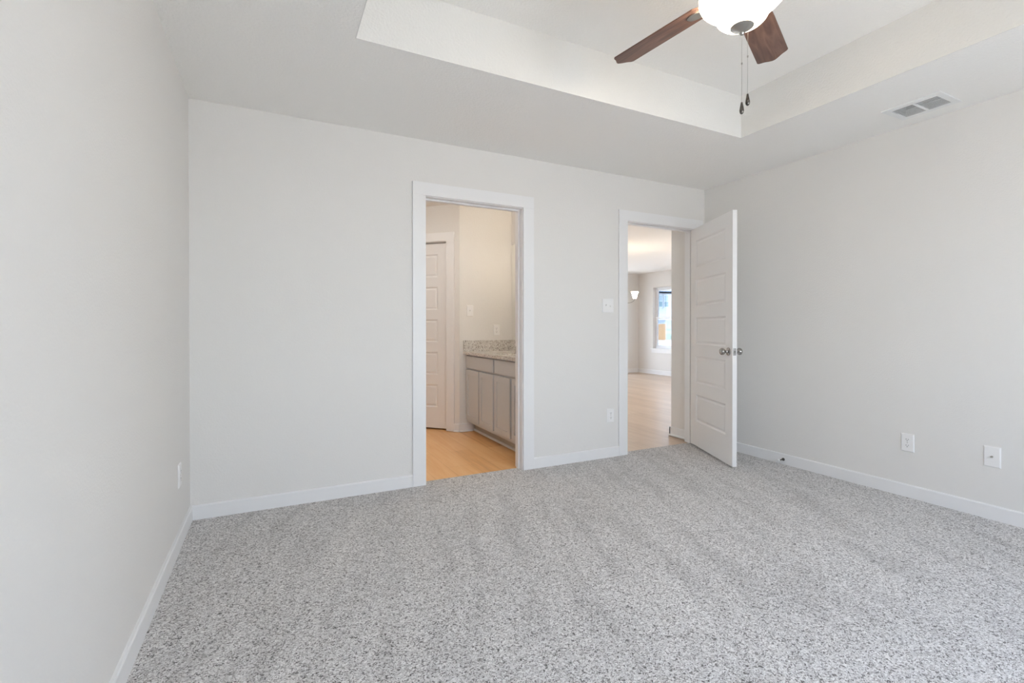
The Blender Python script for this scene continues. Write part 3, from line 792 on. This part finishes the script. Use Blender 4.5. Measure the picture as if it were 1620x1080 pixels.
S('floor_living', MB().box(BX + 0.1, LX + 0.15, YB + 0.07, LY + 0.15, -0.06, -0.004), M_plank, 'oak plank living room floor reflecting the window', 'floor')
b4 = base_profile(MB(), (LX, SY), (LX, 3.93), (-1, 0), 0.10, shoe=True)
base_profile(b4, (LX, 6.57), (LX, LY), (-1, 0), 0.10, shoe=True)
base_profile(b4, (BX + 0.24, LY), (6.3, LY), (0, -1), 0.10, shoe=True)
base_profile(b4, (7.55, LY), (LX - BT, LY), (0, -1), 0.10, shoe=True)
S('baseboard_living', b4, M_trim, 'white baseboard around the far living room corner', 'baseboard')
b5 = base_profile(MB(), (SX, Y2), (SX, SY + BT), (-1, 0), 0.09, shoe=True)
base_profile(b5, (SX - BT, SY), (LX - BT, SY), (0, 1), 0.09, shoe=True)
S('baseboard_hall', b5, M_trim, 'white baseboard on the wall corner beyond the open door', 'baseboard')

def win(name, label, w, z0, z1, loc, rz, units, th=0.15, sill=True, pane=None):
    """window in an opening: local X across (0..w), local +Y to the outside, wall inner face at y=0."""
    root = thing(name, label, 'window', loc, rz, kind='structure')
    uw = w / units
    f = 0.035
    for u in range(units):
        a, b = u * uw, (u + 1) * uw
        fr = MB()
        fr.box(a, a + f, th - 0.07, th - 0.01, z0, z1); fr.box(b - f, b, th - 0.07, th - 0.01, z0, z1)
        fr.box(a + f, b - f, th - 0.07, th - 0.01, z0, z0 + f); fr.box(a + f, b - f, th - 0.07, th - 0.01, z1 - f, z1)
        fr.make('window_frame', M_vinyl, parent=root, bevel=0.002)
        zm = (z0 + z1) / 2
        for lo_, hi_, y in ((z0 + f, zm + 0.02, th - 0.055), (zm - 0.02, z1 - f, th - 0.030)):
            s_ = MB(); q = 0.030
            s_.box(a + f, a + f + q, y - 0.012, y + 0.012, lo_, hi_); s_.box(b - f - q, b - f, y - 0.012, y + 0.012, lo_, hi_)
            s_.box(a + f + q, b - f - q, y - 0.012, y + 0.012, lo_, lo_ + q + 0.008); s_.box(a + f + q, b - f - q, y - 0.012, y + 0.012, hi_ - q - 0.008, hi_)
            sash = s_.make('sash', M_vinyl, parent=root, bevel=0.002)
            MB().box(a + f + q, b - f - q, y - 0.002, y + 0.002, lo_ + q, hi_ - q).make('pane', pane or M_glass, parent=sash)
    if sill:
        MB().box(-0.06, w + 0.06, -0.03, th - 0.07, z0 - 0.02, z0 + 0.002).make('window_sill', M_trim, parent=root, bevel=0.003)
        MB().box(-0.035, w + 0.035, -0.014, -0.0005, z0 - 0.105, z0 - 0.0205).make('apron', M_trim, parent=root, bevel=0.002)
    return root
win('window_1', 'white window in the living room looking out to the fence and house', 1.85, 0.615, 2.07, (LX, 8.80, 0), R(-90), 2, pane=M_tint)
win('window_2', 'unseen tall living room window beyond the door corner, enlarged for daylight', 2.50, 0.05, 2.07, (LX, 6.50, 0), R(-90), 2, sill=False)  # hidden window, enlarged to let more daylight into the living room
for i, (a, b) in enumerate(REARW):
    win('window_%d' % (3 + i), ['bedroom window behind the camera at left', 'bedroom window behind the camera at right'][i], b - a, WZ0, WZ1, (b, YF, 0), R(180), 1)
    portal(((a + b) / 2, YF - 0.16, (WZ0 + WZ1) / 2), (R(90), 0, 0), b - a, WZ1 - WZ0)
portal((LX + 0.16, (6.95 + 8.8) / 2, 1.34), (R(90), 0, R(90)), 1.85, 1.455)
portal((LX + 0.16, 5.25, 1.06), (R(90), 0, R(90)), 2.50, 2.02)

win('window_5', 'tall window added to brighten the living room, left of the far corner, out of view', 1.15, 0.05, 2.07, (6.35, LY, 0), 0, 1, sill=False)  # added opening, placed unseen to brighten the living room without lighting the leaf
portal((6.925, LY + 0.16, 1.06), (R(-90), 0, 0), 1.15, 2.02)

# chandelier: its right-hand shade shows in the doorway
ch = thing('chandelier', 'chandelier with upturned opal glass shades in the living room', 'chandelier', (5.18, 6.345, H))
MB().lathe([(0, 0), (0.06, 0), (0.058, -0.012), (0.02, -0.03), (0, -0.03)], 28).make('canopy', M_nickel, parent=ch, smooth=True)
MB().tube([(0, 0, -0.02), (0, 0, -0.60)], 0.005, 8).make('rod', M_nickel, parent=ch)
MB().lathe([(0, -0.58), (0.012, -0.59), (0.030, -0.64), (0.018, -0.72), (0.034, -0.80), (0.026, -0.85), (0.010, -0.88), (0, -0.89)], 24).make('column', M_nickel, parent=ch, smooth=True)
a0 = math.atan2(6.24 - 6.35, 5.40 - 5.17)
for k in range(3):
    a = a0 + k * 2 * PI / 3
    c, s = math.cos(a), math.sin(a)
    pts = [(r * c, r * s, z) for r, z in smooth_poly([(0.02, -0.82), (0.09, -0.90), (0.17, -0.915), (0.235, -0.885), (0.255, -0.85)], 4)]
    arm = MB().tube(pts, 0.006, 8).make('arm', M_nickel, parent=ch, smooth=True)
    T_ = Matrix.Translation((0.255 * c, 0.255 * s, 0))
    MB().lathe([(0, -0.865), (0.012, -0.862), (0.022, -0.85), (0.022, -0.842), (0, -0.842)], 16, T_).make('socket_cup', M_nickel, parent=arm, smooth=True)
    MB().lathe([(0.0, -0.842), (0.026, -0.842), (0.034, -0.82), (0.042, -0.79), (0.049, -0.76), (0.062, -0.732), (0.058, -0.732), (0.045, -0.76), (0.038, -0.79), (0.030, -0.82), (0.0, -0.838)], 24, T_).make('lamp_shade', M_cshade, parent=arm, smooth=True)

# ------------------------------------------------------------------ roof and outdoors
S('roof', MB().box(XL - 0.6, LX + 0.55, YF - 0.6, LY + 0.6, 2.86, 2.96), M_shingle, 'roof over the rooms', 'roof')
gable = MB()
gable.box(XL - 0.15, LX + 0.15, YF - 0.15, YF - 0.02, H + 0.01, 2.86); gable.box(XL - 0.15, LX + 0.15, LY + 0.02, LY + 0.15, H + 0.045, 2.86)
gable.box(XL - 0.15, XL - 0.02, YF - 0.02, LY + 0.02, H + 0.05, 2.86); gable.box(LX + 0.02, LX + 0.15, YF - 0.02, LY + 0.02, H + 0.05, 2.86)
S('wall_attic', gable, M_siding, 'outer wall strip under the roof', 'wall')
S('ground', MB().box(-60, 140, -60, 140, -0.35, -0.22), M_ground, 'pale sunlit ground outside the living room window', 'ground')

HXc, HYc = 39.2, 41.6
nb = thing('house', 'pale two-storey house with dark eave seen through the living room window', 'house', (HXc, HYc, -0.22), R(-8))
MB().box(-7, 7, 0, 8, 0, 5.25).make('walls', M_siding, parent=nb)
rf = MB()
v = [rf.bm.verts.new(c) for c in ((-7.5, -0.5, 5.42), (7.5, -0.5, 5.42), (7.5, 8.5, 5.42), (-7.5, 8.5, 5.42), (-3.5, 4.0, 6.6), (3.5, 4.0, 6.6))]
for f in ((3, 2, 1, 0), (0, 1, 5, 4), (1, 2, 5), (2, 3, 4, 5), (3, 0, 4)): rf.bm.faces.new([v[i] for i in f])
rf.make('roof', M_houseroof, parent=nb)
MB().box(-7.5, 7.5, -0.54, -0.50, 5.36, 5.46).make('eave_board', M_darktrim, parent=nb)
MB().box(-7.0, 7.0, -0.03, 0.0, 5.12, 5.20).make('frieze_board', M_greytrim, parent=nb)
for x in (0.57, 1.38, -1.6, -3.4, 3.6, 5.2):
    o = MB().box(-0.31, 0.31, -0.06, 0.0, 3.65, 5.06).make('window', M_vinyl, parent=nb, loc=(x, 0, 0))
    MB().box(-0.25, 0.25, -0.08, -0.05, 3.71, 4.30).make('pane', M_farglass, parent=o)
    MB().box(-0.25, 0.25, -0.075, -0.05, 4.38, 5.0).make('pane', M_farglass2, parent=o)
for x in (0.57, 1.24, -1.6, -3.4):
    o = MB().box(-0.31, 0.31, -0.06, 0.0, 0.9, 2.3).make('window', M_vinyl, parent=nb, loc=(x, 0, 0))
    MB().box(-0.25, 0.25, -0.08, -0.05, 1.0, 2.22).make('pane', M_farglass, parent=o)
MB().box(0.90, 1.00, -0.06, 0.0, 3.5, 5.12).make('downspout', M_greytrim, parent=nb)
fe = thing('fence', 'orange cedar privacy fence outside the living room window', 'fence', (37.1, 38.6, -0.22), R(-8))
MB().box(-3.0, 0.6, 0, 0.03, 0, 1.72).make('fence_boards', M_fence, parent=fe)
for x in (-2.9, -1.2, 0.5):
    MB().box(x - 0.045, x + 0.045, 0.03, 0.12, 0, 1.6).make('post', M_fence, parent=fe)
ga = thing('garage', 'pale blue garage at the right of the fence outside', 'garage', (40.65, 38.85, -0.22), R(-8))
MB().box(-2.2, 3.5, 0, 2.3, 0, 2.15).make('walls', M_blue, parent=ga)
MB().box(-2.35, 3.65, -0.15, 2.4, 2.15, 2.25).make('roof', M_vinyl, parent=ga)
hg = MB()
nx, nz = 60, 8
for i in range(nx):
    for k in range(3):
        x = i * 0.085 + random.uniform(-0.03, 0.03); r = random.uniform(0.13, 0.2)
        bmesh.ops.create_icosphere(hg.bm, subdivisions=1, radius=r, matrix=Matrix.Translation((x, random.uniform(-0.12, 0.12), 0.10 + 0.09 * k)))
hg.make('hedge', M_shrub, loc=(38.55, 38.45, -0.22), rz=R(-8), label='low green hedge in front of the pale blue garage', cat='hedge')
